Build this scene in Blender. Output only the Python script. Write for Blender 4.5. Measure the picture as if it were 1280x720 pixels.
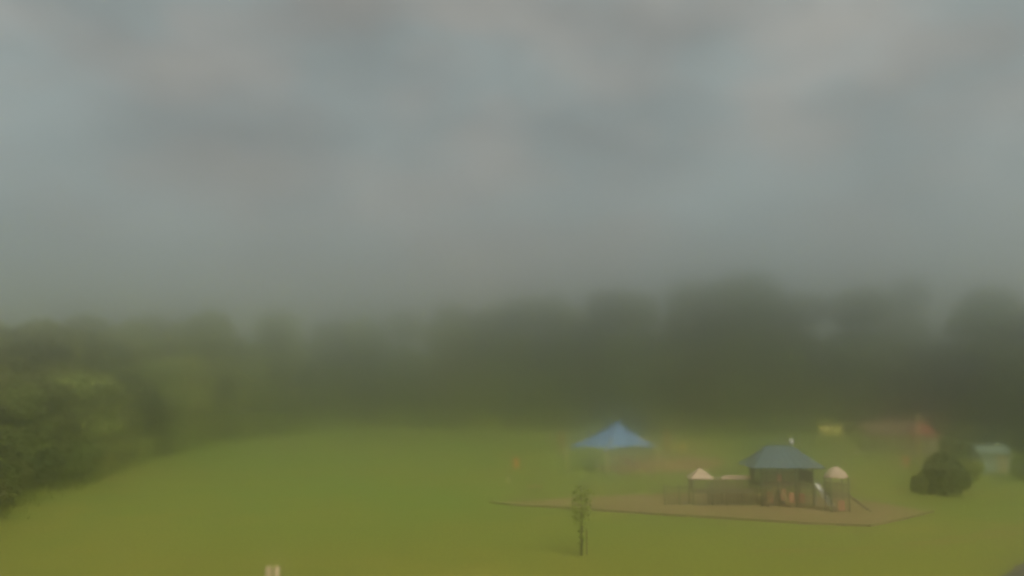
import bpy, math, random
import numpy as np
from mathutils import Vector, Matrix

random.seed(7)
np.random.seed(7)
scn = bpy.context.scene
for o in list(bpy.data.objects):
    bpy.data.objects.remove(o)
COL = scn.collection
R = math.radians

# ------------------------------------------------------------------ camera
CAM_H = 8.0
FPX = 1108.0                      # focal length in pixels of a 1280 wide frame
PITCH = math.atan(124.0 / FPX)
cam_d = bpy.data.cameras.new('camera')
cam_d.sensor_width = 36.0
cam_d.lens = 36.0 * FPX / 1280.0
cam_d.clip_start = 0.1
cam_d.clip_end = 6000
cam_d.dof.use_dof = True
cam_d.dof.focus_distance = 49.0
cam_d.dof.aperture_fstop = 0.035
cam = bpy.data.objects.new('camera', cam_d)
cam.location = (0, 0, CAM_H)
cam.rotation_euler = (math.pi / 2 + PITCH, 0, 0)
COL.objects.link(cam)
scn.camera = cam

# ------------------------------------------------------------------ sky
SUN_EL, SUN_AZ = R(43), R(152)    # azimuth clockwise from +Y
world = bpy.data.worlds.new('World')
scn.world = world
world.use_nodes = True
wn, wl = world.node_tree.nodes, world.node_tree.links
wn.clear()


def wnode(t, **kw):
    n = wn.new(t)
    for k, v in kw.items():
        setattr(n, k, v)
    return n


wout = wnode('ShaderNodeOutputWorld')
bg_sky = wnode('ShaderNodeBackground')
bg_cloud = wnode('ShaderNodeBackground')
mixw = wnode('ShaderNodeMixShader')
sky = wnode('ShaderNodeTexSky', sky_type='NISHITA', sun_disc=False)
sky.sun_elevation = SUN_EL
sky.sun_rotation = SUN_AZ
bg_sky.inputs['Strength'].default_value = 0.05
tc = wnode('ShaderNodeTexCoord')
sep = wnode('ShaderNodeSeparateXYZ')
wl.new(tc.outputs['Generated'], sep.inputs[0])
# soft overcast: brighter towards the zenith, as under an even cloud sheet
grad = wnode('ShaderNodeMapRange')
grad.inputs['From Min'].default_value = 0.0
grad.inputs['From Max'].default_value = 1.0
grad.inputs['To Min'].default_value = 0.098
grad.inputs['To Max'].default_value = 0.215
wl.new(sep.outputs['Z'], grad.inputs['Value'])
mp = wnode('ShaderNodeMapping')
mp.inputs['Scale'].default_value = (1.0, 1.0, 2.0)
mp.inputs['Location'].default_value = (20.82, 16.38, 24.01)
wl.new(tc.outputs['Generated'], mp.inputs[0])
n1 = wnode('ShaderNodeTexNoise')
n1.inputs['Scale'].default_value = 4.0
n1.inputs['Detail'].default_value = 6.0
n1.inputs['Roughness'].default_value = 0.62
n1.inputs['Distortion'].default_value = 0.25
wl.new(mp.outputs[0], n1.inputs['Vector'])
n2 = wnode('ShaderNodeTexNoise')
n2.inputs['Scale'].default_value = 5.0
n2.inputs['Detail'].default_value = 4.0
mp2 = wnode('ShaderNodeMapping')
mp2.inputs['Location'].default_value = (29.77, 11.85, 8.24)
mp2.inputs['Scale'].default_value = (1.0, 1.0, 2.2)
wl.new(tc.outputs['Generated'], mp2.inputs[0])
wl.new(mp2.outputs[0], n2.inputs['Vector'])
rampc = wnode('ShaderNodeValToRGB')
e = rampc.color_ramp.elements
e[0].position, e[0].color = 0.30, (0.95, 0.96, 0.88, 1)
e[1].position, e[1].color = 0.70, (1.08, 0.99, 0.84, 1)
ecol = rampc.color_ramp.elements.new(0.45)
ecol.color = (0.80, 0.98, 0.95, 1)
ecol = rampc.color_ramp.elements.new(0.57)
ecol.color = (0.97, 0.96, 0.87, 1)
wl.new(n2.outputs['Fac'], rampc.inputs[0])
bri = wnode('ShaderNodeMapRange')
bri.inputs['From Min'].default_value = 0.3
bri.inputs['From Max'].default_value = 0.7
bri.inputs['To Min'].default_value = 0.55
bri.inputs['To Max'].default_value = 1.42
wl.new(n1.outputs['Fac'], bri.inputs['Value'])
mul = wnode('ShaderNodeMath', operation='MULTIPLY')
wl.new(grad.outputs[0], mul.inputs[0])
wl.new(bri.outputs[0], mul.inputs[1])
wl.new(rampc.outputs[0], bg_cloud.inputs['Color'])
wl.new(mul.outputs[0], bg_cloud.inputs['Strength'])
wl.new(sky.outputs[0], bg_sky.inputs['Color'])
mixw.inputs[0].default_value = 0.93
wl.new(bg_sky.outputs[0], mixw.inputs[1])
wl.new(bg_cloud.outputs[0], mixw.inputs[2])
wl.new(mixw.outputs[0], wout.inputs[0])

# ------------------------------------------------------------------ sun behind cloud
sun_d = bpy.data.lights.new('sun', 'SUN')
sun_d.energy = 1.5
sun_d.angle = R(25)
sun_d.color = (1.0, 0.95, 0.84)
sun = bpy.data.objects.new('sun', sun_d)
sdir = Vector((math.sin(SUN_AZ) * math.cos(SUN_EL), math.cos(SUN_AZ) * math.cos(SUN_EL), math.sin(SUN_EL)))
sun.rotation_euler = sdir.to_track_quat('Z', 'Y').to_euler()
sun.location = sdir * 200
COL.objects.link(sun)

# ------------------------------------------------------------------ exposure
vs = scn.view_settings
scn.display_settings.display_device = 'sRGB'
vs.view_transform = 'Standard'
vs.look = 'None'
vs.gamma = 1.0
vs.use_curve_mapping = False
vs.exposure = 1.25
scn.render.engine = 'CYCLES'
cy = scn.cycles
cy.use_denoising = True
cy.max_bounces = 20
cy.diffuse_bounces = 3
cy.glossy_bounces = 2
cy.transmission_bounces = 4
cy.transparent_max_bounces = 8
cy.volume_bounces = 16
cy.sample_clamp_indirect = 4.0
cy.use_adaptive_sampling = False


# ------------------------------------------------------------------ helpers
def gp(px, py):
    """where the sight line through a pixel of the photograph meets the ground"""
    dx, dz = (px - 640) / FPX, (360 - py) / FPX
    d = Vector((dx, math.cos(PITCH) - dz * math.sin(PITCH), math.sin(PITCH) + dz * math.cos(PITCH)))
    t = CAM_H / -d.z
    return Vector((d.x * t, d.y * t, 0))


def top_z(y, py):
    """height seen at image row py for something standing at depth y"""
    dz = (360 - py) / FPX
    s = (math.sin(PITCH) + dz * math.cos(PITCH)) / (math.cos(PITCH) - dz * math.sin(PITCH))
    return CAM_H + y * s


def ppm(p):
    return FPX / (p.y * math.cos(PITCH))


class MB:
    def __init__(self):
        self.v, self.f = [], []

    def add(self, vs_, fs_):
        b = len(self.v)
        self.v += [tuple(v) for v in vs_]
        self.f += [tuple(i + b for i in f) for f in fs_]
        return self

    def box(self, c, s, rz=0.0, taper=1.0):
        cx, cy_, cz = c
        x, y, z = s[0] / 2, s[1] / 2, s[2] / 2
        ca, sa = math.cos(rz), math.sin(rz)
        vv = []
        for k in (-1, 1):
            t = taper if k > 0 else 1.0
            for (i, j) in ((-1, -1), (1, -1), (1, 1), (-1, 1)):
                a, b = i * x * t, j * y * t
                vv.append((cx + a * ca - b * sa, cy_ + a * sa + b * ca, cz + k * z))
        return self.add(vv, [(0, 3, 2, 1), (4, 5, 6, 7), (0, 1, 5, 4), (1, 2, 6, 5), (2, 3, 7, 6), (3, 0, 4, 7)])

    def tube(self, pts, r, n=8, caps=True):
        pts = [Vector(p) for p in pts]
        rr = r if isinstance(r, (list, tuple)) else [r] * len(pts)
        b = len(self.v)
        prev = None
        for k, p in enumerate(pts):
            d = (pts[min(k + 1, len(pts) - 1)] - pts[max(k - 1, 0)]).normalized()
            up = Vector((0, 0, 1)) if abs(d.z) < 0.9 else Vector((1, 0, 0))
            u = d.cross(up).normalized() if prev is None else (prev - d * prev.dot(d)).normalized()
            prev = u
            w = d.cross(u)
            for i in range(n):
                a = 2 * math.pi * i / n
                self.v.append(tuple(p + (u * math.cos(a) + w * math.sin(a)) * rr[k]))
        for k in range(len(pts) - 1):
            for i in range(n):
                j = (i + 1) % n
                self.f.append((b + k * n + i, b + k * n + j, b + (k + 1) * n + j, b + (k + 1) * n + i))
        if caps:
            self.f.append(tuple(b + i for i in reversed(range(n))))
            self.f.append(tuple(b + (len(pts) - 1) * n + i for i in range(n)))
        return self

    def lathe(self, c, prof, n=16):
        b = len(self.v)
        for (r, z) in prof:
            for i in range(n):
                a = 2 * math.pi * i / n
                self.v.append((c[0] + r * math.cos(a), c[1] + r * math.sin(a), c[2] + z))
        m = len(prof)
        for k in range(m - 1):
            for i in range(n):
                j = (i + 1) % n
                self.f.append((b + k * n + i, b + k * n + j, b + (k + 1) * n + j, b + (k + 1) * n + i))
        self.f.append(tuple(b + i for i in reversed(range(n))))
        self.f.append(tuple(b + (m - 1) * n + i for i in range(n)))
        return self

    def slab(self, quad, th):
        """a quad given by its four upper corners, thickened downwards along its normal"""
        q = [Vector(p) for p in quad]
        nrm = (q[1] - q[0]).cross(q[-1] - q[0]).normalized()
        low = [p - nrm * th for p in q]
        n = len(q)
        fs_ = [tuple(range(n)), tuple(reversed(range(n, 2 * n)))]
        for i in range(n):
            j = (i + 1) % n
            fs_.append((i, i + n, j + n, j))
        return self.add(q + low, fs_)

    def mesh(self, name, mat=None, smooth=False):
        me = bpy.data.meshes.new(name)
        me.from_pydata(self.v, [], self.f)
        me.update()
        if mat:
            me.materials.append(mat)
        if smooth:
            for p in me.polygons:
                p.use_smooth = True
        return me

    def build(self, name, mat, parent=None, smooth=False):
        return put(name, self.mesh(name, mat, smooth), parent)


def put(name, me, parent=None, loc=None):
    o = bpy.data.objects.new(name, me)
    COL.objects.link(o)
    if parent is not None:
        o.parent = parent
    if loc is not None:
        o.location = loc
    return o


def tag(o, label=None, cat=None, group=None, kind=None):
    if label:
        o['label'] = label
    if cat:
        o['category'] = cat
    if group:
        o['group'] = group
    if kind:
        o['kind'] = kind
    return o


def empty(name, loc, rz=0.0, label=None, cat=None, group=None):
    o = bpy.data.objects.new(name, None)
    o.empty_display_size = 0.3
    o.location = loc
    o.rotation_euler.z = rz
    COL.objects.link(o)
    return tag(o, label, cat, group)


def copy_tree(o, parent=None):
    c = o.copy()
    COL.objects.link(c)
    c.parent = parent
    for ch in o.children:
        copy_tree(ch, c)
    return c


# ------------------------------------------------------------------ materials
def mat_base(name):
    m = bpy.data.materials.new(name)
    m.use_nodes = True
    nt = m.node_tree
    return m, nt, nt.nodes['Principled BSDF']


def paint(name, col, rough=0.55, var=0.12, scale=6.0, spec=0.4):
    m, nt, p = mat_base(name)
    tcn = nt.nodes.new('ShaderNodeTexCoord')
    no = nt.nodes.new('ShaderNodeTexNoise')
    no.inputs['Scale'].default_value = scale
    no.inputs['Detail'].default_value = 5
    nt.links.new(tcn.outputs['Object'], no.inputs['Vector'])
    mx = nt.nodes.new('ShaderNodeMix')
    mx.data_type = 'RGBA'
    nt.links.new(no.outputs['Fac'], mx.inputs[0])
    mx.inputs[6].default_value = tuple(c * (1 - var * 1.6) for c in col) + (1,)
    mx.inputs[7].default_value = tuple(min(1, c * (1 + var * 1.6)) for c in col) + (1,)
    nt.links.new(mx.outputs[2], p.inputs['Base Color'])
    p.inputs['Roughness'].default_value = rough
    p.inputs['Specular IOR Level'].default_value = spec
    return m


def leaf_mat(name, c0, c1, hue=0.0):
    m, nt, p = mat_base(name)
    N, L = nt.nodes, nt.links
    oi = N.new('ShaderNodeObjectInfo')
    tcn = N.new('ShaderNodeTexCoord')
    no = N.new('ShaderNodeTexNoise')
    no.inputs['Scale'].default_value = 0.35
    no.inputs['Detail'].default_value = 3
    L.new(tcn.outputs['Object'], no.inputs['Vector'])
    mx = N.new('ShaderNodeMix')
    mx.data_type = 'RGBA'
    mr = N.new('ShaderNodeMapRange')
    mr.inputs['From Min'].default_value = 0.35
    mr.inputs['From Max'].default_value = 0.65
    L.new(no.outputs['Fac'], mr.inputs['Value'])
    L.new(mr.outputs[0], mx.inputs[0])
    mx.inputs[6].default_value = c0 + (1,)
    mx.inputs[7].default_value = c1 + (1,)
    hs = N.new('ShaderNodeHueSaturation')
    mv = N.new('ShaderNodeMapRange')
    mv.inputs['To Min'].default_value = 0.52
    mv.inputs['To Max'].default_value = 1.45
    L.new(oi.outputs['Random'], mv.inputs['Value'])
    L.new(mv.outputs[0], hs.inputs['Value'])
    mh = N.new('ShaderNodeMapRange')
    mh.inputs['To Min'].default_value = 0.485 + hue
    mh.inputs['To Max'].default_value = 0.515 + hue
    mm = N.new('ShaderNodeMath')
    mm.operation = 'FRACT'
    m7 = N.new('ShaderNodeMath')
    m7.operation = 'MULTIPLY'
    m7.inputs[1].default_value = 7.31
    L.new(oi.outputs['Random'], m7.inputs[0])
    L.new(m7.outputs[0], mm.inputs[0])
    L.new(mm.outputs[0], mh.inputs['Value'])
    L.new(mh.outputs[0], hs.inputs['Hue'])
    L.new(mx.outputs[2], hs.inputs['Color'])
    L.new(hs.outputs[0], p.inputs['Base Color'])
    p.inputs['Roughness'].default_value = 0.65
    p.inputs['Specular IOR Level'].default_value = 0.25
    tr = N.new('ShaderNodeBsdfTranslucent')
    L.new(hs.outputs[0], tr.inputs['Color'])
    ms = N.new('ShaderNodeMixShader')
    ms.inputs[0].default_value = 0.38
    L.new(p.outputs[0], ms.inputs[1])
    L.new(tr.outputs[0], ms.inputs[2])
    L.new(ms.outputs[0], N['Material Output'].inputs['Surface'])
    return m


def ground_mat(name, cols, scales, bump=0.02, rough=0.9, dry=None):
    """three colours mixed by a broad and a fine noise in world metres"""
    m, nt, p = mat_base(name)
    N, L = nt.nodes, nt.links
    geo = N.new('ShaderNodeNewGeometry')
    outs = []
    for s, det in ((scales[0], 4), (scales[1], 5), (scales[2], 6)):
        no = N.new('ShaderNodeTexNoise')
        no.inputs['Scale'].default_value = s
        no.inputs['Detail'].default_value = det
        no.inputs['Roughness'].default_value = 0.6
        L.new(geo.outputs['Position'], no.inputs['Vector'])
        mr = N.new('ShaderNodeMapRange')
        mr.inputs['From Min'].default_value = 0.36
        mr.inputs['From Max'].default_value = 0.64
        L.new(no.outputs['Fac'], mr.inputs['Value'])
        outs.append((mr, no))
    a = N.new('ShaderNodeMix')
    a.data_type = 'RGBA'
    L.new(outs[0][0].outputs[0], a.inputs[0])
    a.inputs[6].default_value = cols[0] + (1,)
    a.inputs[7].default_value = cols[1] + (1,)
    mfac = N.new('ShaderNodeMath')
    mfac.operation = 'MULTIPLY'
    mfac.inputs[1].default_value = 0.75
    L.new(outs[1][0].outputs[0], mfac.inputs[0])
    b = N.new('ShaderNodeMix')
    b.data_type = 'RGBA'
    L.new(mfac.outputs[0], b.inputs[0])
    L.new(a.outputs[2], b.inputs[6])
    b.inputs[7].default_value = cols[2] + (1,)
    if dry:
        # grass grown drier towards the near end of the field, with a ragged limit
        sx = N.new('ShaderNodeSeparateXYZ')
        L.new(geo.outputs['Position'], sx.inputs[0])
        ad = N.new('ShaderNodeMath')
        ad.operation = 'MULTIPLY_ADD'
        L.new(outs[0][1].outputs['Fac'], ad.inputs[0])
        ad.inputs[1].default_value = 26.0
        L.new(sx.outputs['Y'], ad.inputs[2])
        md = N.new('ShaderNodeMapRange')
        md.inputs['From Min'].default_value = 74.0
        md.inputs['From Max'].default_value = 46.0
        md.inputs['To Max'].default_value = 0.6
        L.new(ad.outputs[0], md.inputs['Value'])
        b2 = N.new('ShaderNodeMix')
        b2.data_type = 'RGBA'
        L.new(md.outputs[0], b2.inputs[0])
        L.new(b.outputs[2], b2.inputs[6])
        b2.inputs[7].default_value = dry + (1,)
        b = b2
    c = N.new('ShaderNodeMix')
    c.data_type = 'RGBA'
    c.blend_type = 'MULTIPLY'
    c.inputs[0].default_value = 0.6
    mg = N.new('ShaderNodeMapRange')
    mg.inputs['To Min'].default_value = 0.55
    mg.inputs['To Max'].default_value = 1.3
    L.new(outs[2][0].outputs[0], mg.inputs['Value'])
    L.new(b.outputs[2], c.inputs[6])
    L.new(mg.outputs[0], c.inputs[7])
    L.new(c.outputs[2], p.inputs['Base Color'])
    p.inputs['Roughness'].default_value = rough
    p.inputs['Specular IOR Level'].default_value = 0.15
    bp = N.new('ShaderNodeBump')
    bp.inputs['Distance'].default_value = bump
    L.new(outs[2][1].outputs['Fac'], bp.inputs['Height'])
    L.new(bp.outputs[0], p.inputs['Normal'])
    return m


GRASS = ground_mat('mown_grass', [(0.120, 0.184, 0.022), (0.205, 0.190, 0.026), (0.112, 0.170, 0.018)], (0.045, 0.22, 5.0), 0.03, dry=(0.198, 0.166, 0.020))
MULCH = ground_mat('bark_mulch', [(0.255, 0.165, 0.070), (0.285, 0.19, 0.088), (0.19, 0.155, 0.045)], (0.25, 1.1, 11.0), 0.05)
REDDIRT = ground_mat('reddish_dirt', [(0.34, 0.17, 0.085), (0.30, 0.18, 0.075), (0.20, 0.17, 0.04)], (0.3, 0.8, 9.0), 0.03)
DIRT = ground_mat('bare_dirt', [(0.215, 0.172, 0.038), (0.195, 0.172, 0.030), (0.150, 0.166, 0.024)], (0.12, 0.6, 7.0), 0.03)
ASPH = ground_mat('old_asphalt', [(0.085, 0.075, 0.062), (0.11, 0.095, 0.07), (0.07, 0.065, 0.052)], (0.3, 1.6, 22.0), 0.01)
LEAF_A = leaf_mat('leaf_mid', (0.100, 0.138, 0.021), (0.150, 0.190, 0.030))
LEAF_B = leaf_mat('leaf_dark', (0.072, 0.104, 0.018), (0.114, 0.153, 0.026))
LEAF_C = leaf_mat('leaf_light', (0.195, 0.222, 0.038), (0.262, 0.290, 0.054))
BARK = paint('bark', (0.075, 0.058, 0.042), 0.9, 0.25, 3.0, 0.1)
TIMBER_D = paint('dark_timber', (0.13, 0.105, 0.05), 0.85, 0.2, 4.0, 0.2)
TIMBER_O = paint('olive_timber', (0.30, 0.25, 0.10), 0.8, 0.15, 5.0, 0.2)
TIMBER_E = paint('edging_timber', (0.17, 0.13, 0.055), 0.85, 0.2, 4.0, 0.2)
TIMBER_P = paint('pale_timber', (0.52, 0.41, 0.26), 0.8, 0.15, 5.0, 0.2)
BLUE = paint('blue_fabric', (0.105, 0.20, 0.35), 0.7, 0.08, 1.0, 0.2)
ROOFBLUE = paint('slate_blue_roof', (0.09, 0.128, 0.13), 0.6, 0.1, 2.0, 0.3)
POSTY = paint('straw_post', (0.72, 0.60, 0.24), 0.55, 0.1, 5.0)
RUST = paint('rust_red', (0.50, 0.15, 0.07), 0.6, 0.12, 4.0)
REDBROWN = paint('red_brown_roof', (0.15, 0.085, 0.055), 0.75, 0.14, 2.0, 0.25)
REDROOF = paint('red_roof', (0.34, 0.06, 0.045), 0.65, 0.12, 2.0)
YELLOW = paint('yellow_paint', (0.80, 0.66, 0.14), 0.5, 0.08, 3.0)
ORANGE = paint('orange_plastic', (0.85, 0.20, 0.06), 0.45, 0.06, 4.0)
WHITE = paint('white_paint', (0.76, 0.72, 0.64), 0.5, 0.06, 4.0)
PALEPINK = paint('pale_pink_roof', (0.52, 0.37, 0.25), 0.6, 0.08, 3.0)
DARKGREEN = paint('dark_green_metal', (0.085, 0.098, 0.045), 0.5, 0.1, 5.0)
BROWNMETAL = paint('brown_metal', (0.15, 0.115, 0.055), 0.5, 0.12, 5.0)
BRICKRED = paint('brick_red_panel', (0.36, 0.14, 0.08), 0.55, 0.1, 4.0)
RED = paint('red_plastic', (0.55, 0.075, 0.05), 0.45, 0.06, 4.0)
PALEGREEN = paint('pale_green_paint', (0.19, 0.25, 0.175), 0.6, 0.08, 2.0)
GREY = paint('grey_metal', (0.30, 0.30, 0.29), 0.45, 0.08, 5.0)
CONCRETE = paint('concrete', (0.34, 0.31, 0.26), 0.9, 0.12, 3.0, 0.2)


# ------------------------------------------------------------------ ground
def sheet(name, pts, z, mat):
    """a flat polygon sheet, fan-filled by bmesh"""
    import bmesh
    bm = bmesh.new()
    vv = [bm.verts.new((p[0], p[1], z)) for p in pts]
    f = bm.faces.new(vv)
    if f.normal.z < 0:
        f.normal_flip()
    bmesh.ops.triangulate(bm, faces=[f])
    me = bpy.data.meshes.new(name)
    bm.to_mesh(me)
    bm.free()
    me.materials.append(mat)
    return put(name, me)


def wobble(pts, amp, step):
    """subdivide a closed outline and make its edge uneven"""
    out = []
    n = len(pts)
    for i in range(n):
        a, b = Vector(pts[i]).xy, Vector(pts[(i + 1) % n]).xy
        d = (b - a).length
        k = max(1, int(d / step))
        nr = Vector((-(b - a).y, (b - a).x)) / max(d, 1e-6)
        for j in range(k):
            w = 0 if j == 0 else random.uniform(-amp, amp)
            out.append(a.lerp(b, j / k) + nr * w)
    return out


def ground_height(x, y):
    return 0.0


g = MB()
g.add([(-900, -120, 0), (900, -120, 0), (900, 1200, 0), (-900, 1200, 0)], [(0, 1, 2, 3)])
tag(g.build('grass_field', GRASS), kind='structure')

mulch_px = [(612, 628), (645, 632.5), (700, 635.5), (760, 640), (840, 645), (920, 650), (1000, 655), (1087, 658.5),
            (1128, 650), (1166, 640.5), (1128, 633), (1090, 627), (1040, 621), (980, 617), (900, 615), (820, 617),
            (740, 621), (670, 625)]
mulch_pts = [gp(*p) for p in mulch_px]
tag(sheet('mulch_bed', wobble(mulch_pts, 0.12, 1.0), 0.004, MULCH), kind='structure')

# reddish worn ground under the blue canopy
tag(sheet('bare_ground_patch', wobble([gp(*p) for p in [(742, 584), (790, 578), (850, 572), (905, 574), (900, 584), (840, 590), (780, 592)]], 0.5, 1.2), 0.004, REDDIRT), kind='structure')

# worn track curving across the near grass and the asphalt in the near right corner
up = [(900, 690), (960, 686), (1050, 684), (1130, 679), (1200, 669), (1290, 652), (1400, 632)]
lo = [(1400, 652), (1290, 668), (1200, 679), (1130, 686), (1050, 690), (960, 691)]
tag(sheet('dirt_track', wobble([gp(*p) for p in up + lo], 0.25, 0.8), 0.004, DIRT), kind='structure')
ap = [(1225, 760), (1248, 724), (1272, 706), (1300, 697), (1400, 684), (1400, 760)]
tag(sheet('asphalt_path', wobble([gp(*p) for p in ap], 0.12, 0.7), 0.008, ASPH), kind='structure')


# ------------------------------------------------------------------ foliage prototypes
def leaf_cloud(lobes, n, size, seed, inner=0.35):
    """leaf clumps scattered through ellipsoid lobes: one mesh of small bent leaf faces"""
    rs = np.random.RandomState(seed)
    lobes = np.array(lobes, float)               # cx cy cz rx ry rz
    vol = (lobes[:, 3] * lobes[:, 4] * lobes[:, 5]) ** (2 / 3)
    pick = rs.choice(len(lobes), n, p=vol / vol.sum())
    d = rs.normal(size=(n, 3))
    d /= np.linalg.norm(d, axis=1)[:, None]
    rad = np.where(rs.rand(n) < inner, rs.rand(n) ** (1 / 3), 0.84 + 0.26 * rs.rand(n))
    bump = 1 + 0.14 * np.sin(d[:, 0] * 7 + pick) * np.sin(d[:, 1] * 6 + 2 * pick) + 0.10 * np.sin(d[:, 2] * 9 + pick)
    c = lobes[pick, :3] + d * lobes[pick, 3:] * (rad * bump)[:, None]
    nr = d + rs.normal(size=(n, 3)) * 0.7 + np.array([0, 0, 0.35])
    nr /= np.linalg.norm(nr, axis=1)[:, None]
    t = np.cross(nr, rs.normal(size=(n, 3)))
    t /= np.linalg.norm(t, axis=1)[:, None]
    b = np.cross(nr, t)
    s = size * (0.55 + 0.9 * rs.rand(n))[:, None]
    v = np.empty((n, 4, 3))
    v[:, 0] = c - t * s * 0.62
    v[:, 1] = c - b * s * 0.36 + nr * s * 0.10
    v[:, 2] = c + t * s * 0.62 - nr * s * 0.12
    v[:, 3] = c + b * s * 0.36 + nr * s * 0.08
    return v.reshape(-1, 3)


def quads_mesh(name, v, mat):
    n = len(v) // 4
    me = bpy.data.meshes.new(name)
    me.vertices.add(len(v))
    me.vertices.foreach_set('co', v.astype(np.float32).ravel())
    me.loops.add(n * 4)
    me.loops.foreach_set('vertex_index', np.arange(n * 4, dtype=np.int32))
    me.polygons.add(n)
    me.polygons.foreach_set('loop_start', np.arange(n, dtype=np.int32) * 4)
    me.polygons.foreach_set('loop_total', np.full(n, 4, dtype=np.int32))
    me.update(calc_edges=True)
    me.materials.append(mat)
    return me


def tree_meshes(seed, h, w, low, mat, leaves=16000, cone=0.0, size=0.40):
    """crown mesh and trunk-with-limbs mesh of a tree h tall and w wide whose foliage starts at low*h"""
    rs = random.Random(seed)
    lobes = []
    for k in range(15):
        t = rs.random()
        z = h * (low + (0.93 - low) * t)
        prof = math.sin(math.pi * min(1, 0.18 + 0.78 * t)) ** 0.8 * (1 - cone * t)
        a = rs.uniform(0, 2 * math.pi)
        rr = w * 0.5 * prof * rs.uniform(0.25, 0.72)
        s = w * rs.uniform(0.16, 0.27) * (1 - 0.35 * cone * t)
        lobes.append((rr * math.cos(a), rr * math.sin(a), z, s, s * rs.uniform(0.8, 1.1), s * rs.uniform(0.7, 1.05)))
    zt = h * 0.90
    lobes.append((rs.uniform(-.06, .06) * w, rs.uniform(-.06, .06) * w, zt, w * .17 * (1 - .4 * cone), w * .17 * (1 - .4 * cone), h * .10))
    lobes.append((0, 0, h * (low + .42), w * .30, w * .30, h * .24))
    v = leaf_cloud(lobes, leaves, size, seed)
    v[:, 2] = np.maximum(v[:, 2], 0.05)
    crown = quads_mesh('crown', v, mat)
    tb = MB()
    r0 = 0.018 * h + 0.06
    lean = (rs.uniform(-.3, .3), rs.uniform(-.3, .3))
    tb.tube([(0, 0, -0.15), (0, 0, 0.3), (lean[0] * .3, lean[1] * .3, h * .3), (lean[0], lean[1], h * .6), (lean[0] * .5, lean[1] * .5, h * .86)],
            [r0 * 1.45, r0 * 1.05, r0 * .8, r0 * .45, r0 * .12], 8)
    for lb in lobes[:9]:
        z0 = max(h * 0.12, lb[2] - h * .16)
        f = min(1, z0 / (h * .6))
        p0 = Vector((lean[0] * f, lean[1] * f, z0))
        p1 = Vector(lb[:3])
        mid = p0.lerp(p1, .5) + Vector((0, 0, -.03 * h))
        tb.tube([p0, mid, p1], [r0 * .38, r0 * .24, r0 * .08], 5)
    return crown, tb.mesh('trunk', BARK, True)


TREES = {
    'broad': [tree_meshes(11, 20, 13, .10, LEAF_A), tree_meshes(12, 20, 14.5, .08, LEAF_B), tree_meshes(13, 20, 12, .12, LEAF_C), tree_meshes(14, 20, 13.5, .08, LEAF_C)],
    'oval': [tree_meshes(21, 20, 9.5, .08, LEAF_B), tree_meshes(22, 20, 10, .10, LEAF_A), tree_meshes(23, 20, 9, .06, LEAF_C), tree_meshes(24, 20, 10, .06, LEAF_A)],
    'cone': [tree_meshes(31, 20, 8.5, .06, LEAF_B, cone=.62), tree_meshes(32, 20, 7.5, .05, LEAF_A, cone=.7)],
}


def bush_meshes(seed, mat, n=2600, size=.26):
    rs = random.Random(seed)
    lobes = []
    for k in range(8):
        a, rr = rs.uniform(0, 6.28), rs.uniform(.1, .62)
        s = rs.uniform(.42, .62)
        lobes.append((rr * math.cos(a), rr * math.sin(a), rs.uniform(.35, 1.15), s, s, s * rs.uniform(.75, 1)))
    v = leaf_cloud(lobes, n, size, seed)
    v[:, 2] = np.maximum(v[:, 2], 0.01)
    tb = MB()
    for lb in lobes[:5]:
        tb.tube([(lb[0] * .1, lb[1] * .1, -.05), (lb[0] * .5, lb[1] * .5, lb[2] * .5), lb[:3]], [.06, .045, .015], 5)
    return quads_mesh('foliage', v, mat), tb.mesh('stem', BARK, True)


BUSHES = [bush_meshes(41, LEAF_A), bush_meshes(42, LEAF_B), bush_meshes(43, LEAF_C)]


def place_tree(kind, k, x, y, h, w=None, label='', group=None, rz=None, name='leafy_tree', cat='tree'):
    crown, trunk = TREES[kind][k % len(TREES[kind])]
    o = empty(name, (x, y, 0), random.uniform(0, 6.28) if rz is None else rz, label, cat, group)
    s = h / 20.0
    sw = s if w is None else w / 12.0
    o.scale = (sw, sw, s)
    put('crown', crown, o)
    put('trunk', trunk, o)
    return o


def place_bush(k, x, y, h, w, label, group=None, name='bush'):
    fo, st = BUSHES[k % len(BUSHES)]
    o = empty(name, (x, y, 0), random.uniform(0, 6.28), label, 'bush', group)
    o.scale = (w / 2.2, w / 2.2, h / 1.7)
    put('foliage', fo, o)
    put('stem', st, o)
    return o


# ------------------------------------------------------------------ the wood round the field
# (image column, row of the wood's foot, row of the skyline)
EDGE = [(-150, 700, 385), (-60, 655, 395), (0, 630, 400), (60, 611, 400), (120, 591, 402), (180, 573, 402), (240, 558, 400),
        (320, 545, 402), (400, 535, 400), (480, 534, 395), (560, 536, 396), (640, 537, 388), (720, 538, 378), (800, 539, 374),
        (880, 541, 362), (960, 542, 356), (1040, 542, 360), (1110, 543, 360), (1180, 548, 360), (1240, 556, 368), (1300, 566, 374), (1400, 590, 378)]


def edge_at(px):
    for a, b in zip(EDGE, EDGE[1:]):
        if a[0] <= px <= b[0]:
            t = (px - a[0]) / (b[0] - a[0])
            return a[1] + (b[1] - a[1]) * t, a[2] + (b[2] - a[2]) * t
    return EDGE[-1][1:]


def zone(px):
    if px < 330:
        return 'left'
    if px < 610:
        return 'middle'
    if px < 1000:
        return 'right'
    return 'far right'


ZL = {'left': ('green tree of the wood along the left side of the field', 'trees of the wood left of the field'),
      'middle': ('tree of the hazy wood straight behind the open grass', 'trees of the wood behind the open grass'),
      'right': ('dark tree of the wood behind the canopy and play structure', 'trees of the wood behind the playground'),
      'far right': ('dark tree of the wood behind the red roofed gazebo', 'trees of the wood behind the shelters')}
rs = random.Random(5)
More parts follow.
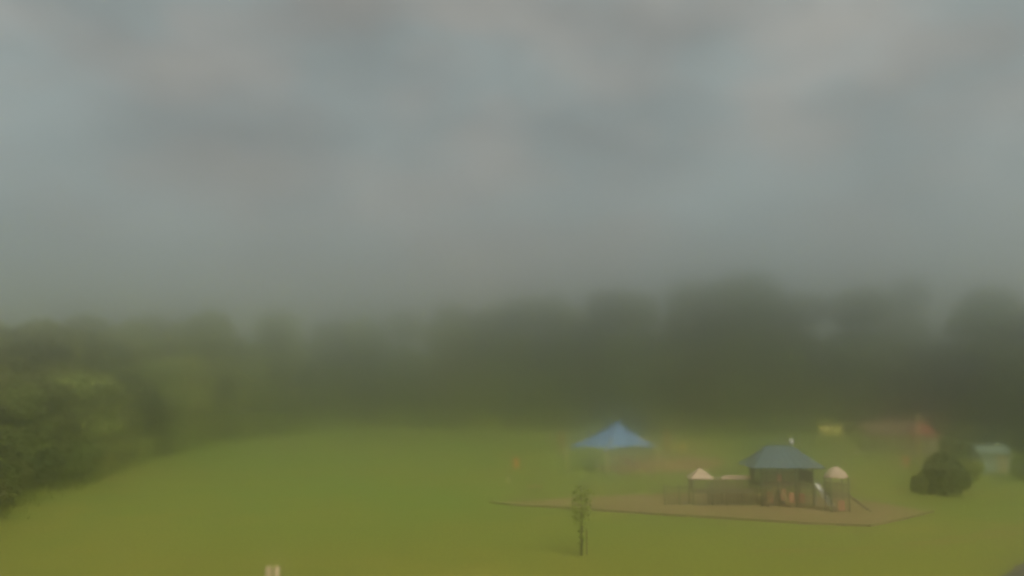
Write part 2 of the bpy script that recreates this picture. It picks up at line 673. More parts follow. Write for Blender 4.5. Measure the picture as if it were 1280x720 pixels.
# walk along the foot of the wood in metres
samples = [gp(px, edge_at(px)[0]).xy for px in range(-150, 1401, 10)]
pxs = list(range(-150, 1401, 10))
walk, acc, nxt = [], 0.0, 0.0
for i in range(len(samples) - 1):
    a, b = samples[i], samples[i + 1]
    d = (b - a).length
    while nxt <= acc + d:
        t = (nxt - acc) / d
        walk.append((a.lerp(b, t), pxs[i] + 10 * t, (b - a).normalized()))
        nxt += 1.0
    acc += d
for row, (back, step, low) in enumerate([(3.5, 6.5, .64), (11, 7.5, .93), (20, 7.2, 1.0)]):
    pos = rs.uniform(0, step)
    while pos < len(walk) - 1:
        p, px, tng = walk[int(pos)]
        out = Vector((-tng.y, tng.x))          # away from the field
        q = p + out * (back + rs.uniform(-1.5, 1.5)) + tng * rs.uniform(-1, 1)
        ph = edge_at(px)[1]
        # skyline height at the column this tree is really seen in
        cx = 640 + FPX * q.x / (q.y * math.cos(PITCH))
        ph = edge_at(min(max(cx, -150), 1400))[1]
        h = max(6, top_z(q.y, ph + rs.uniform(-7, 12))) * low * rs.uniform(.94, 1.04)
        z = zone(cx)
        if -220 < cx < 1480:
            kind = rs.choice(['broad', 'broad', 'oval'] if z == 'left' else ['broad', 'broad', 'oval', 'oval', 'cone'] if z == 'middle' else ['broad', 'broad', 'oval', 'cone'])
            kk = rs.randrange(3)
            if z == 'left':
                kk = rs.choice([2, 2, 3, 3])
                if q.length < 92:
                    kk = rs.choice([0, 2, 2]) if kind == 'broad' else 2
            elif z in ('right', 'far right'):
                kk = rs.choice([0, 1, 1])
            lab, grp = ZL[z]
            if row == 0:
                lab, grp = 'lower front row ' + lab, 'front row ' + grp
            elif row == 2:
                lab, grp = 'rearmost skyline ' + lab, 'rear row ' + grp
            else:
                lab, grp = 'second row ' + lab, 'second row ' + grp
            place_tree(kind, kk, q.x, q.y, h, (h * .76 if z in ('right', 'far right') else None) if h > 15 else 9 + h * .25, lab, grp)
        pos += step * rs.uniform(.8, 1.2)

# crowns that stand out on the skyline
for px, base, topy, kind, k, w, label in [
        (635, 526, 383, 'oval', 0, 11, 'tree with a narrow crown poking above the skyline left of the blue canopy'),
        (690, 527, 376, 'broad', 0, 13, 'rounded tree on the skyline directly left above the blue canopy'),
        (765, 528, 368, 'broad', 1, 17, 'broad dark domed tree on the skyline right above the blue canopy'),
        (868, 529, 362, 'broad', 0, 19, 'broad domed tree on the skyline above the pale pink peaked roof'),
        (955, 529, 357, 'oval', 1, 15, 'tallest tree on the skyline, above the slate blue roof'),
        (1140, 531, 354, 'broad', 1, 17, 'broad tall tree on the skyline above the red roofed shelters'),
        (345, 536, 397, 'broad', 3, 14, 'pale rounded tree filling the skyline where the left wood turns'),
        (505, 526, 396, 'broad', 0, 15, 'broad rounded tree on the skyline left of the narrow crown'),
        (258, 546, 393, 'broad', 2, 13, 'pale green rounded tree on the left skyline'),
        (450, 525, 399, 'broad', 1, 14, 'dark rounded tree on the skyline behind the middle of the grass')]:
    p = gp(px, base)
    place_tree(kind, k, p.x, p.y, top_z(p.y, topy), w, label)

# low bushes at the wood's foot
pos = 1.0
while pos < len(walk) - 1:
    p, px, tng = walk[int(pos)]
    out = Vector((-tng.y, tng.x))
    q = p + out * rs.uniform(-.6, 1.4)
    if -60 < px < 1340:
        h = rs.uniform(1.6, 3.8)
        side = px < 330
        place_bush(rs.randrange(3), q.x, q.y, h, h * rs.uniform(1.2, 1.7),
                   'low leafy bush at the foot of the wood left of the field' if side else 'low leafy bush at the foot of the wood behind the field',
                   'bushes along the left wood' if side else 'bushes along the far wood', name='undergrowth_bush')
    pos += rs.uniform(3.2, 5.5) if px > 330 else rs.uniform(2.4, 4.0)

# tall rough grass along the wood's foot, uncountable
tv, tf = [], []
for i in range(9000):
    p, px, tng = walk[rs.randrange(len(walk) - 1)]
    out = Vector((-tng.y, tng.x))
    q = p + out * (rs.gauss(-.4, .9)) + tng * rs.uniform(-.5, .5)
    a = rs.uniform(0, 6.28)
    h = rs.uniform(.25, .8)
    w = rs.uniform(.05, .12)
    lx, ly = rs.gauss(0, .15), rs.gauss(0, .15)
    b = len(tv)
    tv += [(q.x - w * math.cos(a), q.y - w * math.sin(a), 0), (q.x + w * math.cos(a), q.y + w * math.sin(a), 0), (q.x + lx, q.y + ly, h)]
    tf.append((b, b + 1, b + 2))
m = MB()
m.v, m.f = tv, tf
tag(m.build('rough_grass', GRASS), 'tall rough grass along the foot of the wood', 'grass', kind='stuff')

# ------------------------------------------------------------------ single trees and bushes on the grass
p = gp(1180, 619)
place_bush(0, p.x, p.y, top_z(p.y, 566), 4.0, 'big dark rounded bush on the grass right of the mulch bed', name='round_bush')
p = gp(1148, 616)
place_bush(1, p.x, p.y, 1.5, 1.6, 'small dark bush hugging the left foot of the big rounded bush', name='small_bush')
for px, base, topy, w, k, label in [(1210, 600, 568, 2.6, 2, 'mid green bush on the far right, left of the pale green shed'),
                                    (1284, 602, 566, 2.6, 0, 'dark green bush at the right edge, right of the pale green shed'),
                                    (1200, 582, 545, 3.8, 0, 'dark bush standing behind the big rounded bush on the right')]:
    p = gp(px, base)
    place_bush(k, p.x, p.y, top_z(p.y, topy), w, label, name='round_bush')

# slim young tree in front of the mulch bed
p = gp(727, 694)
yt = empty('young_tree', p, 0.4, 'slim young dark green tree standing alone before the mulch bed', 'tree')
hh = top_z(p.y, 600)
v = leaf_cloud([(0, 0, hh * .66, .56, .56, .60), (.1, .1, hh * .80, .50, .50, .46), (-.1, 0, hh * .52, .44, .44, .42), (0, 0, hh * .28, .22, .22, .60)], 520, .13, 77, .8)
put('crown', quads_mesh('crown', v, LEAF_C), yt)
tb = MB()
tb.tube([(0, 0, -.1), (.02, 0, hh * .4), (0, .02, hh * .92)], [.075, .055, .015], 8)
for a, z in ((0.3, 1.2), (2.2, 1.5), (4.1, 1.8), (5.2, 2.2), (1.2, 2.3)):
    tb.tube([(0, 0, z), (.35 * math.cos(a), .35 * math.sin(a), z + .35)], [.022, .008], 5)
tb.build('trunk', BARK, yt, True)
MB().tube([(.28, 0, -.05), (.28, 0, 1.25)], .035, 8).build('stake', TIMBER_D, yt)

# ------------------------------------------------------------------ timber edging round the mulch
ed = empty('timber_edging', gp(900, 648), 0, 'dark timber edging along the near side of the mulch bed', 'edging')
org = Vector(ed.location)
run = [gp(*q) for q in mulch_px[:10]]
tm = MB().box((0, 0, .07), (1, .14, .16)).mesh('timber', TIMBER_E)
k = 0
for a, b in zip(run, run[1:]):
    d = (b - a).length
    n = max(1, round(d / 2.4))
    ang = math.atan2((b - a).y, (b - a).x)
    for i in range(n):
        c = a.lerp(b, (i + .5) / n)
        t = put('timber', tm, ed, (c.x - org.x, c.y - org.y, random.uniform(-.02, .012)))
        t.rotation_euler.z = ang + random.uniform(-.006, .006)
        t.scale.x = d / n - .015
        k += 1

# ------------------------------------------------------------------ blue shade canopy
c = (gp(709, 590) + gp(822, 588)) / 2
sc_ = empty('shade_canopy', c, 0, 'blue peaked fabric shade canopy on straw coloured posts', 'canopy')
legs = [gp(709, 590) - c, gp(759, 592.5) - c, gp(822, 588) - c, gp(798, 586) - c]
eave = top_z(c.y, 559)
peak = top_z(c.y, 528.5)
for q in legs:
    po = MB().tube([(0, 0, -.1), (0, 0, eave + .12)], .06, 10).build('post', POSTY, sc_, True)
    po.location = (q.x, q.y, 0)
    fl = MB().box((0, 0, .02), (.32, .32, .05)).build('base_plate', GREY, po)
ctr = (legs[0] + legs[1] + legs[2] + legs[3]) / 4
corners = [ctr + (q - ctr) * 0.99 for q in legs]
# four fabric panels, each sagging between ridge and eave
N = 8
for i in range(4):
    a, b = corners[i], corners[(i + 1) % 4]
    vv, ff = [], []
    for r_ in range(N + 1):
        t = r_ / N
        z = eave + .05 + (peak - eave) * (0.72 * t + .28 * t ** 2)
        l = a.lerp(ctr, t)
        r2 = b.lerp(ctr, t)
        for s in range(N + 1):
            u = s / N
            q = l.lerp(r2, u)
            sag = .30 * (4 * u * (1 - u)) * (1 - t)
            inw = (ctr - q) * .09 * (4 * u * (1 - u)) * (1 - t)
            vv.append((q.x + inw.x, q.y + inw.y, z + sag * .4))
    for r_ in range(N):
        for s in range(N):
            k = r_ * (N + 1) + s
            ff.append((k, k + 1, k + N + 2, k + N + 1))
    nb = len(vv)
    vv += [(x, y, z - .02) for x, y, z in vv]
    ff += [tuple(reversed([j + nb for j in f])) for f in ff]
    MB().add(vv, ff).build('canopy_panel', BLUE, sc_, True)
for i in range(4):
    a = legs[i]
    MB().tube([(a.x, a.y, eave - .06), (ctr.x, ctr.y, peak - .30)], .04, 6).build('rafter', POSTY, sc_)
MB().lathe((ctr.x, ctr.y, peak - .12), [(.16, 0), (.14, .12), (.05, .22), (.02, .3)], 12).build('cap', BLUE, sc_, True)


# ------------------------------------------------------------------ picnic tables, benches
def picnic_table(loc, rz, label, mat, group=None, s=1.0):
    t = empty('picnic_table', loc, rz, label, 'picnic table', group)
    for i in range(5):
        MB().box((0, -.32 + .16 * i, .74), (1.8, .14, .045)).build('top_board', mat, t)
    for sy in (-1, 1):
        for i in range(2):
            MB().box((0, sy * (.60 + .15 * i), .44), (1.8, .13, .045)).build('seat_board', mat, t)
    for sx in (-.65, .65):
        f = MB()
        f.tube([(sx, -.2, .72), (sx, -.62, 0)], .035, 6)
        f.tube([(sx, .2, .72), (sx, .62, 0)], .035, 6)
        f.box((sx, 0, .40), (.05, 1.5, .05))
        f.box((sx, 0, .70), (.05, .74, .05))
        f.build('leg_frame', GREY, t)
    t.scale = (s, s, s)
    return t


q = gp(776, 581)
picnic_table(q, .15, 'reddish picnic table under the blue canopy, behind its middle post', BRICKRED)
q = gp(790, 584)
picnic_table(q, -.1, 'reddish picnic table under the blue canopy, nearest its right post', BRICKRED)
q = gp(815, 578)
picnic_table(q, .2, 'reddish picnic table on bare ground just right of the blue canopy', BRICKRED)
q = gp(738, 583)
picnic_table(q, 0, 'dark green picnic table under the left half of the blue canopy', DARKGREEN)


def bench(loc, rz, L, label, mat, h=.45, d=.45, name='bench', back=False):
    b = empty(name, loc, rz, label, 'bench')
    for i in range(3):
        MB().box((0, -d / 2 + d / 6 + i * d / 3, h), (L, d / 3 - .02, .05)).build('seat_board', mat, b)
    n = max(2, int(L / 1.6) + 1)
    for i in range(n):
        x = -L / 2 + .15 + (L - .3) * i / (n - 1)
        MB().box((x, 0, h / 2 - .02), (.1, d * .8, h - .03)).build('leg', TIMBER_D, b)
    return b


q = gp(1063, 571)
bench(q, R(6), 4.2, 'long pale timber bench on the grass behind the pale domed roof', TIMBER_P, .5, .6)
q = gp(669, 612.5)
bench(q, 0, 1.15, 'low reddish bench on the grass above the left end of the mulch', BRICKRED, .30, .45)


# ------------------------------------------------------------------ bins, barrel, markers
def bin_thing(name, loc, h, r, body, band, label, cat, lid=None):
    b = empty(name, loc, 0, label, cat)
    MB().lathe((0, 0, 0), [(r * .82, 0), (r * .88, h * .05), (r, h * .80), (r * 1.03, h * .82), (r * 1.0, h * .85)], 16).build('body', body, b, False)
    MB().lathe((0, 0, h * .85), [(r * 1.06, 0), (r * 1.06, h * .03), (r * .75, h * .11), (r * .25, h * .15)], 16).build('lid', lid or body, b, True)
    for z in (.30, .58):
        rr = r * (.90 + .12 * z)
        MB().lathe((0, 0, h * z), [(rr * 1.02, 0), (rr * 1.03, h * .1)], 16).build('band', band, b)
    return b


q = gp(645, 585)
bin_thing('orange_barrel', q, top_z(q.y, 573), .27, ORANGE, paint('orange_band', (.75, .33, .16), .5), 'small orange barrel alone on the grass left of the blue canopy', 'barrel')
q = gp(843.5, 564)
bin_thing('litter_bin', q, .85, .24, YELLOW, POSTY, 'thin yellow bin right of the blue canopy, left one of two', 'bin')
q = gp(854, 564.5)
bin_thing('litter_bin', q, 1.1, .33, YELLOW, ORANGE, 'larger orange yellow bin right of the blue canopy, right one of two', 'bin')
q = gp(1131.5, 582)
rb = empty('red_bin', q, 0, 'small red bin with a pale side, near the pole right', 'bin')
bh = top_z(q.y, 571)
MB().box((.08, 0, bh * .46), (.36, .5, bh * .92), 0, 1.1).build('body', RED, rb)
MB().box((-.20, 0, bh * .46), (.18, .44, bh * .9)).build('pale_side', PALEPINK, rb)
MB().box((0, 0, bh * .96), (.66, .58, .06)).build('lid', RED, rb)

q = gp(635, 602)
mk = empty('marker_cone', q, 0, 'tiny pale marker cone on the grass below the orange barrel', 'cone')
MB().box((0, 0, .02), (.34, .34, .04)).build('base', POSTY, mk)
MB().lathe((0, 0, .04), [(.13, 0), (.10, .12), (.045, .34), (.03, .36)], 14).build('body', TIMBER_P, mk, True)

# rust coloured poles either side of the canopy
for px, b, t, lab in ((702, 568, 541, 'thin orange red pole just left of the blue canopy'), (834, 568, 541, 'thin orange red pole just right of the blue canopy')):
    q = gp(px, b)
    hz = top_z(q.y, t)
    po = empty('pole', q, 0, lab, 'pole')
    MB().tube([(0, 0, -.1), (0, 0, hz)], .12, 10).build('shaft', RUST, po, True)
    MB().lathe((0, 0, hz), [(.15, 0), (.14, .06), (.03, .12)], 10).build('cap', RUST, po)
    MB().lathe((0, 0, 0), [(.24, 0), (.24, .08), (.14, .12)], 12).build('footing', CONCRETE, po)

# ------------------------------------------------------------------ main play structure
O = gp(985, 633)
S = ppm(O)
ps = empty('play_structure', O, 0, 'dark play structure with slate blue roof and barred bridge on the mulch', 'play structure')
bar_m = MB().tube([(0, 0, 0), (0, 0, 1)], .026, 6).mesh('bar', BROWNMETAL)


def post(parent, x, y, h, r=.062, mat=DARKGREEN):
    o = MB().tube([(0, 0, -.1), (0, 0, h)], r, 8).build('post', mat, parent, True)
    o.location = (x, y, 0)
    return o


def railing(parent, a, b, z0, z1, mat=BROWNMETAL, gap=.14):
    a, b = Vector(a), Vector(b)
    r = MB()
    r.tube([(a.x, a.y, z0), (b.x, b.y, z0)], .032, 6)
    r.tube([(a.x, a.y, z1), (b.x, b.y, z1)], .036, 6)
    ro = r.build('railing', mat, parent)
    L = (b - a).length
    n = max(2, int(L / gap))
    for i in range(1, n):
        q_ = a.lerp(b, i / n)
        bo = put('bar', bar_m, ro, (q_.x, q_.y, z0 + .004))
        bo.scale.z = z1 - z0 - .008
    return ro


def deck(parent, x0, x1, y0, y1, z):
    n = max(2, round((y1 - y0) / .3))
    w = (y1 - y0) / n
    for i in range(n):
        MB().box(((x0 + x1) / 2, y0 + w * (i + .5), z), (x1 - x0, w - .02, .06)).build('deck_board', TIMBER_D, parent)


# central tower
X0, X1, Y0, Y1 = -1.75, 1.75, 0.0, 2.8
eav, rid = top_z(O.y + 1, 582.5), top_z(O.y + 1.4, 557.5)
for x in (X0, -.58, .58, X1):
    for y in (Y0, Y1):
        post(ps, x, y, eav + .12)
deck(ps, X0, X1, Y0, Y1, 1.35)
for a, b in (((X0, Y0), (-.62, Y0)), ((-.54, Y0), (.54, Y0)), ((.62, Y0), (1.0, Y0)), ((X0, Y1), (X1, Y1)), ((X0, Y0 + 1.6), (X0, Y1)), ((X1, Y0 + .1), (X1, Y1))):
    railing(ps, a, b, 1.46, 2.30)
# lower screens of bars below the deck
railing(ps, (X0, Y0 + .03), (-.62, Y0 + .03), .10, 1.24, DARKGREEN, .13)
railing(ps, (.62, Y0 + .03), (X1, Y0 + .03), .10, 1.24, DARKGREEN, .13)
railing(ps, (X0, Y1), (X1, Y1), .10, 1.24, DARKGREEN, .13)
# brick red play panels
for x, z, w, h in ((-1.2, .62, .40, .72), (-.30, .78, .34, .75), (.25, .60, .32, .70), (.95, .55, .36, .62), (-.55, 1.9, .30, .5)):
    MB().box((x, Y0 - .03, z), (w, .05, h)).build('play_panel', BRICKRED, ps)
# arched climber in front
ar = MB()
for dx in (-.45, .45):
    ar.tube([(-.85 + dx * 0 - .75 + 1.5 * t_, -.25 - (.5 if dx > 0 else 0), .05 + 1.25 * math.sin(math.pi * t_)) for t_ in [i / 14 for i in range(15)]], .04, 6)
arc = ar.build('arch_climber', TIMBER_O, ps, True)
for i in range(1, 14):
    t_ = i / 14
    MB().tube([(-1.6 + 1.5 * t_, -.25, .05 + 1.25 * math.sin(math.pi * t_)), (-1.6 + 1.5 * t_, -.75, .05 + 1.25 * math.sin(math.pi * t_))], .02, 5).build('rung', TIMBER_O, arc)
# hipped roof, four panels of seamed sheet
rx0, rx1, ry0, ry1 = X0 - .72, X1 + .72, Y0 - .65, Y1 + .65
ra, rb_ = (X0 + .85, 1.4, rid), (X1 - .95, 1.4, rid)
rc = [(rx0, ry0, eav), (rx1, ry0, eav), (rx1, ry1, eav), (rx0, ry1, eav)]
for quad in ([rc[0], rc[1], rb_, ra], [rc[1], rc[2], rb_], [rc[2], rc[3], ra, rb_], [rc[3], rc[0], ra]):
    rp = MB().slab(quad, .05).build('roof_panel', ROOFBLUE, ps)
    # standing seams
    a, b = Vector(quad[0]), Vector(quad[1])
    ta, tb_ = Vector(quad[-1]), Vector(quad[2])
    for i in range(1, 8):
        u = i / 8
        MB().tube([a.lerp(b, u) + Vector((0, 0, .01)), ta.lerp(tb_, u) + Vector((0, 0, .02))], .018, 4).build('seam', ROOFBLUE, rp)
MB().tube([ra, rb_], .06, 6).build('ridge_cap', ROOFBLUE, ps)
MB().lathe((rb_[0], 1.4, rid + .02), [(.06, 0), (.05, .1), (.15, .2), (.17, .32), (.12, .44), (.03, .5)], 12).build('finial', WHITE, ps, True)

# bridge to the small left tower
bx0, bx1 = -5.0, X0
by0, by1 = .55, 1.65
deck(ps, bx0 + .04, bx1 - .04, by0, by1, .95)
rail_top = top_z(O.y + .55, 599)
for y in (by0, by1):
    railing(ps, (bx0, y), (bx1 - .02, y), 1.05, rail_top)
    for x in (-4.0, -2.9):
        post(ps, x, y, rail_top + .08, .05, BROWNMETAL)
    railing(ps, (bx0, y + .03), (bx1 - .02, y + .03), .06, .86, DARKGREEN, .15)
# pale top board along the bridge
MB().box(((-4.25 - 2.35) / 2, by0 - .06, top_z(O.y, 597.5)), (1.95, .05, .26)).build('top_board', PALEPINK, ps)
# small left tower with pale peaked roof
lx0, lx1, ly0, ly1 = -6.3, -5.0, .45, 1.75
le, lp = top_z(O.y + .5, 598.5), top_z(O.y + 1, 584.5)
for x in (lx0, lx1):
    for y in (ly0, ly1):
        post(ps, x, y, le + .05, .05)
deck(ps, lx0, lx1, ly0, ly1, .95)
cxm, cym = (lx0 + lx1) / 2, (ly0 + ly1) / 2
e4 = [(lx0 - .2, ly0 - .2, le), (lx1 + .2, ly0 - .2, le), (lx1 + .2, ly1 + .2, le), (lx0 - .2, ly1 + .2, le)]
for i in range(4):
    MB().slab([e4[i], e4[(i + 1) % 4], (cxm, cym, lp)], .04).build('roof_panel', PALEPINK, ps)
railing(ps, (lx0, ly0), (lx1, ly0), 1.05, 1.75)
railing(ps, (lx0, ly0), (lx0, ly1), 1.05, 1.75)
railing(ps, (lx0, ly0 + .02), (lx1, ly0 + .02), .06, .86, DARKGREEN, .15)
# low barred ramp left of the small tower
railing(ps, (-8.2, .6), (lx0, .6), .10, 1.2, DARKGREEN, .16)
for x in (-8.2, -7.2):
    post(ps, x, .6, 1.35, .05)

# slide coming forward out of the gap on the right of the main tower
st, sb = Vector((1.98, -.02, 1.42)), Vector((2.22, -1.75, .40))
wv = Vector((.20, .03, 0))
nrm = Vector((0, 0, 1))
sl = MB()
prof = [st + Vector((-.02, .35, .02)), st, st.lerp(sb, .5), sb, sb + Vector((.03, -.45, -.07))]
vv, ff = [], []
for q in prof:
    for off, z in ((-1, .14), (-.92, .14), (-.85, .02), (.85, .02), (.92, .14), (1, .14), (1, -.03), (-1, -.03)):
        vv.append(q + wv * off + nrm * z)
for i in range(len(prof) - 1):
    for j in range(8):
        k2 = (j + 1) % 8
        ff.append((i * 8 + j, i * 8 + k2, (i + 1) * 8 + k2, (i + 1) * 8 + j))
ff += [tuple(reversed(range(8))), tuple(range((len(prof) - 1) * 8, len(prof) * 8))]
chute = sl.add(vv, ff).build('slide', WHITE, ps)
MB().box((2.22, -1.70, .17), (.06, .06, .36)).build('slide_leg', GREY, chute)
MB().box((2.0, .28, .70), (.06, .06, 1.36)).build('slide_leg', GREY, chute)

# ------------------------------------------------------------------ right play tower with pale dome
T = gp(1051, 640)
tw = empty('play_tower', T, 0, 'small play tower with pale pink domed roof right of the slide', 'play structure')
dz0, dz1 = top_z(T.y, 598), top_z(T.y + .3, 584.5)
hw = .58
for x in (-hw, hw):
    for y in (0, 2 * hw):
        post(tw, x, y, dz0 + .06, .05)
deck(tw, -hw, hw, 0, 2 * hw, 1.05)
railing(tw, (-hw, 0), (hw, 0), 1.16, 1.75)
railing(tw, (-hw, 2 * hw), (hw, 2 * hw), 1.16, 1.75)
railing(tw, (-hw, .03), (hw, .03), .08, .95, DARKGREEN, .14)
MB().box((.05, -.03, .42), (.44, .05, .62)).build('play_panel', BRICKRED, tw)
MB().lathe((0, hw, dz0), [(.76, 0), (.77, .04), (.66, .22), (.50, .42), (.30, .60), (.12, .70), (.02, dz1 - dz0)], 20).build('dome_roof', PALEPINK, tw, True)
# ladder leaning on its right side
ld = MB()
la, lb_ = Vector((.62, .2, 1.1)), Vector((1.95, .0, .02))
ld.tube([la, lb_], .05, 6)
ld.tube([la + Vector((0, .6, 0)), lb_ + Vector((0, .6, 0))], .05, 6)
lad = ld.build('ladder', BROWNMETAL, tw)
for i in range(1, 6):
    q = la.lerp(lb_, i / 6)
    MB().tube([q, q + Vector((0, .6, 0))], .03, 6).build('rung', BROWNMETAL, lad)

# ------------------------------------------------------------------ yellow boards at the wood's edge
for x0, x1, y0, y1, b, lab in ((1026, 1043, 533, 541.5, 560, 'wider yellow board on posts at the edge of the wood, left of a pair'),
                               (1045.5, 1054, 533.5, 541.8, 560, 'narrower yellow board on posts at the edge of the wood, right of a pair')):
    q = gp((x0 + x1) / 2, b)
    s = ppm(q)
    w = (x1 - x0) / s
    zt, zb = top_z(q.y, y0), top_z(q.y, y1)
    bd = empty('notice_board', q, 0, lab, 'board')
    n = 2 if w > 1.6 else 1
    for i in range(n):
        MB().box((-w / 2 + w / n * (i + .5), 0, (zt + zb) / 2), (w / n - .03, .06, zt - zb)).build('panel', YELLOW, bd)
    MB().box((0, -.01, zt + .05), (w + .1, .1, .09)).build('top_rail', POSTY, bd)
    for sx in (-1, 1):
        MB().box((sx * (w / 2 - .12), .08, zt / 2), (.1, .1, zt)).build('post', TIMBER_D, bd)

# ------------------------------------------------------------------ long brown roofed shelter
Q0, Q1 = gp(1088, 562), gp(1146, 562)
c = (Q0 + Q1) / 2
sh = empty('picnic_shelter', c, 0, 'long low picnic shelter with dull red brown roof before the wood', 'shelter')
L = (Q1 - Q0).length
ez, rz_ = top_z(c.y, 543), top_z(c.y, 527.5)
D = 4.2
for i in range(4):
    for y in (0, D):
        MB().box((-L / 2 + .3 + (L - .6) * i / 3, y, ez / 2), (.18, .18, ez)).build('post', TIMBER_D, sh)
for sgn, y in ((1, -.6), (-1, D + .6)):
    a = [(-L / 2 - .5, y, ez - .05), (L / 2 + .5, y, ez - .05), (L / 2 + .5, D / 2, rz_), (-L / 2 - .5, D / 2, rz_)]
    if sgn < 0:
        a = [a[1], a[0], a[3], a[2]]
    rp = MB().slab(a, .10).build('roof_slope', REDBROWN, sh)
    for i in range(1, 9):
        t = i / 9
        p0, p1 = Vector(a[0]).lerp(Vector(a[3]), t), Vector(a[1]).lerp(Vector(a[2]), t)
        MB().tube([p0 + Vector((0, 0, .01)), p1 + Vector((0, 0, .01))], .025, 4).build('batten', REDBROWN, rp)
MB().box((0, D / 2, rz_ + .02), (L + 1.1, .22, .08)).build('ridge', REDBROWN, sh)
for sx in (-1, 1):
    x = sx * (L / 2 + .3)
    MB().add([(x, .1, ez), (x, D - .1, ez), (x, D / 2, rz_ - .2), (x - sx * .06, .1, ez), (x - sx * .06, D - .1, ez), (x - sx * .06, D / 2, rz_ - .2)],
             [(0, 1, 2), (5, 4, 3), (0, 3, 4, 1), (1, 4, 5, 2), (2, 5, 3, 0)]).build('gable', TIMBER_D, sh)
for y in (0, D):
    MB().box((0, y, ez - .1), (L + .2, .12, .2)).build('beam', TIMBER_D, sh)
MB().box((0, D / 2, .03), (L + .6, D + .6, .06)).build('slab', CONCRETE, sh)
for i, (dx, lab) in enumerate(((-1.9, 'pale picnic table under the left half of the brown shelter'), (1.6, 'pale picnic table under the right half of the brown shelter'))):
    picnic_table((c.x + dx, c.y + 1.9, .06), 0, lab, TIMBER_P)

# ------------------------------------------------------------------ red gazebo beside it
Q = gp(1158, 566)
gz = empty('red_gazebo', Q, 0, 'small gazebo with a bright red pitched roof right of the brown shelter', 'gazebo')
s = ppm(Q)
hw = 11.5 / s
ez, pz = top_z(Q.y, 544), top_z(Q.y, 526.5)
for x in (-hw, hw):
    for y in (0, 2 * hw):
        MB().box((x, y, ez / 2), (.14, .14, ez)).build('post', REDROOF, gz)
e4 = [(-hw - .35, -.35, ez), (hw + .35, -.35, ez), (hw + .35, 2 * hw + .35, ez), (-hw - .35, 2 * hw + .35, ez)]
for i in range(4):
    MB().slab([e4[i], e4[(i + 1) % 4], (0, hw, pz)], .07).build('roof_panel', REDROOF, gz)
MB().box((hw - .22, -.09, ez * .50), (.26, .04, ez * .62)).build('white_notice', WHITE, gz)
MB().box((0, hw, .03), (2 * hw + .5, 2 * hw + .5, .06)).build('slab', CONCRETE, gz)
for y in (0, 2 * hw):
    MB().box((0, y, ez - .1), (2 * hw, .08, .16)).build('beam', REDROOF, gz)

# ------------------------------------------------------------------ light pole
Q = gp(1150, 583)
lpz = top_z(Q.y, 519)
lp_ = empty('light_pole', Q, 0, 'tall thin straw coloured pole with a small lamp before the gazebo', 'pole')
MB().tube([(0, 0, 0), (0, 0, lpz * .5), (0, 0, lpz)], [.085, .07, .05], 10).build('shaft', POSTY, lp_, True)
MB().tube([(0, 0, lpz - .1), (.25, -.1, lpz + .05), (.5, -.2, lpz + .06)], .03, 6).build('arm', POSTY, lp_)
MB().box((.62, -.24, lpz + .04), (.42, .16, .08)).build('lamp_head', GREY, lp_)
MB().lathe((0, 0, 0), [(.2, 0), (.2, .15), (.1, .2)], 12).build('footing', CONCRETE, lp_)

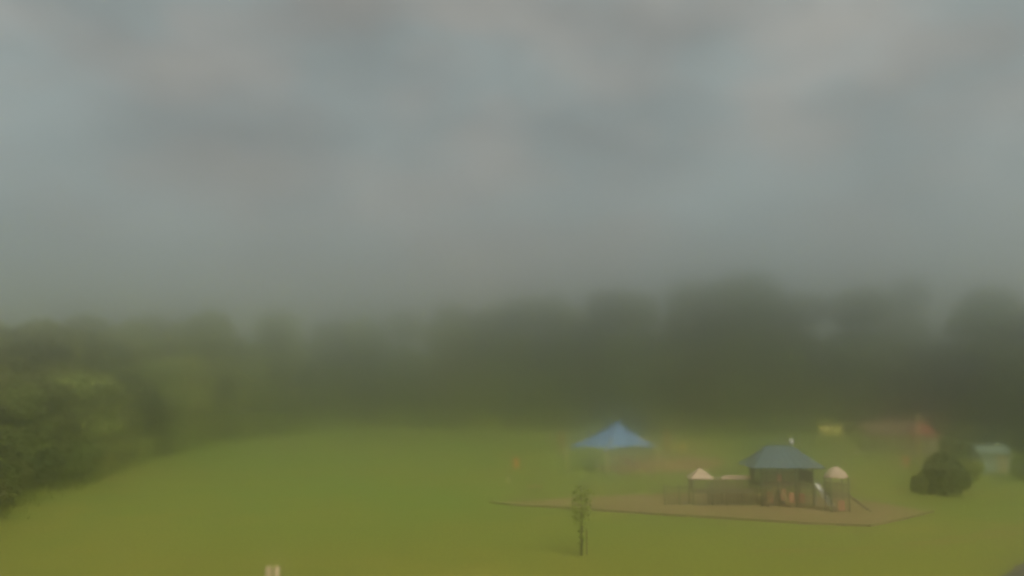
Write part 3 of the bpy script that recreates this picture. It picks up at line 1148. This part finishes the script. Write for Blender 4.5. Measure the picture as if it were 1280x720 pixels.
# ------------------------------------------------------------------ pale green shed on the far right
Q = gp(1244, 592)
s = ppm(Q)
w, hz, rz_ = 34 / s, top_z(Q.y, 566), top_z(Q.y, 557)
shd = empty('shed', Q, R(-8), 'pale green park shed with a yellowish door between bushes, far right', 'shed')
MB().box((0, 1.1, hz / 2), (w, 2.2, hz)).build('wall', PALEGREEN, shd)
for i in range(9):
    x = -w / 2 + w * (i + .5) / 9
    MB().box((x, -.012, hz / 2), (w / 9 - .02, .03, hz - .04)).build('plank', PALEGREEN, shd)
for sg in (1, -1):
    a = [(-w / 2 - .2, -.25, hz - .02), (w / 2 + .2, -.25, hz - .02), (w / 2 + .2, 1.1, rz_), (-w / 2 - .2, 1.1, rz_)]
    if sg < 0:
        a = [(w / 2 + .2, 2.45, hz - .02), (-w / 2 - .2, 2.45, hz - .02), (-w / 2 - .2, 1.1, rz_), (w / 2 + .2, 1.1, rz_)]
    MB().slab(a, .06).build('roof_slope', PALEGREEN, shd)
for sx in (-1, 1):
    x = sx * w / 2
    MB().add([(x, .02, hz), (x, 2.18, hz), (x, 1.1, rz_ - .1), (x - sx * .05, .02, hz), (x - sx * .05, 2.18, hz), (x - sx * .05, 1.1, rz_ - .1)],
             [(0, 1, 2), (5, 4, 3), (0, 3, 4, 1), (1, 4, 5, 2), (2, 5, 3, 0)]).build('gable', PALEGREEN, shd)
dr = MB().box((w * .26, -.05, hz * .45), (.8, .05, hz * .84)).build('door', TIMBER_O, shd)
MB().box((w * .26 - .3, -.09, hz * .45), (.05, .04, .16)).build('handle', GREY, dr)

# ------------------------------------------------------------------ twin pale posts at the bottom edge
for x0, x1, lab in ((332.5, 338.0, 'left one of two pale square timber posts at the bottom edge'), (342.5, 348.2, 'right one of two pale square timber posts at the bottom edge')):
    q = gp((x0 + x1) / 2, 738)
    s = ppm(q)
    w = (x1 - x0) / s
    hz = top_z(q.y, 708.5)
    pt = empty('timber_post', q, 0, lab, 'post', 'twin timber posts')
    MB().box((0, 0, hz / 2 - .06), (w, w, hz + .08)).build('shaft', PALEPINK, pt)
    MB().box((0, 0, hz - .005), (w * .98, w * .98, .05), 0, .7).build('cap', PALEPINK, pt)

# ------------------------------------------------------------------ haze
hb = MB().box((0, 520, 17.0), (1990, 1480, 36.0))
hm = bpy.data.materials.new('mist')
hm.use_nodes = True
nt = hm.node_tree
nt.nodes.clear()
ho = nt.nodes.new('ShaderNodeOutputMaterial')
pv = nt.nodes.new('ShaderNodeVolumePrincipled')
pv.inputs['Color'].default_value = (0.99, 0.99, 0.985, 1)
pv.inputs['Density'].default_value = 0.0150
pv.inputs['Anisotropy'].default_value = 0.972
nt.links.new(pv.outputs[0], ho.inputs['Volume'])
hz_o = hb.build('haze', hm)
tag(hz_o, 'pale mist filling the air over the whole park', 'haze', kind='stuff')
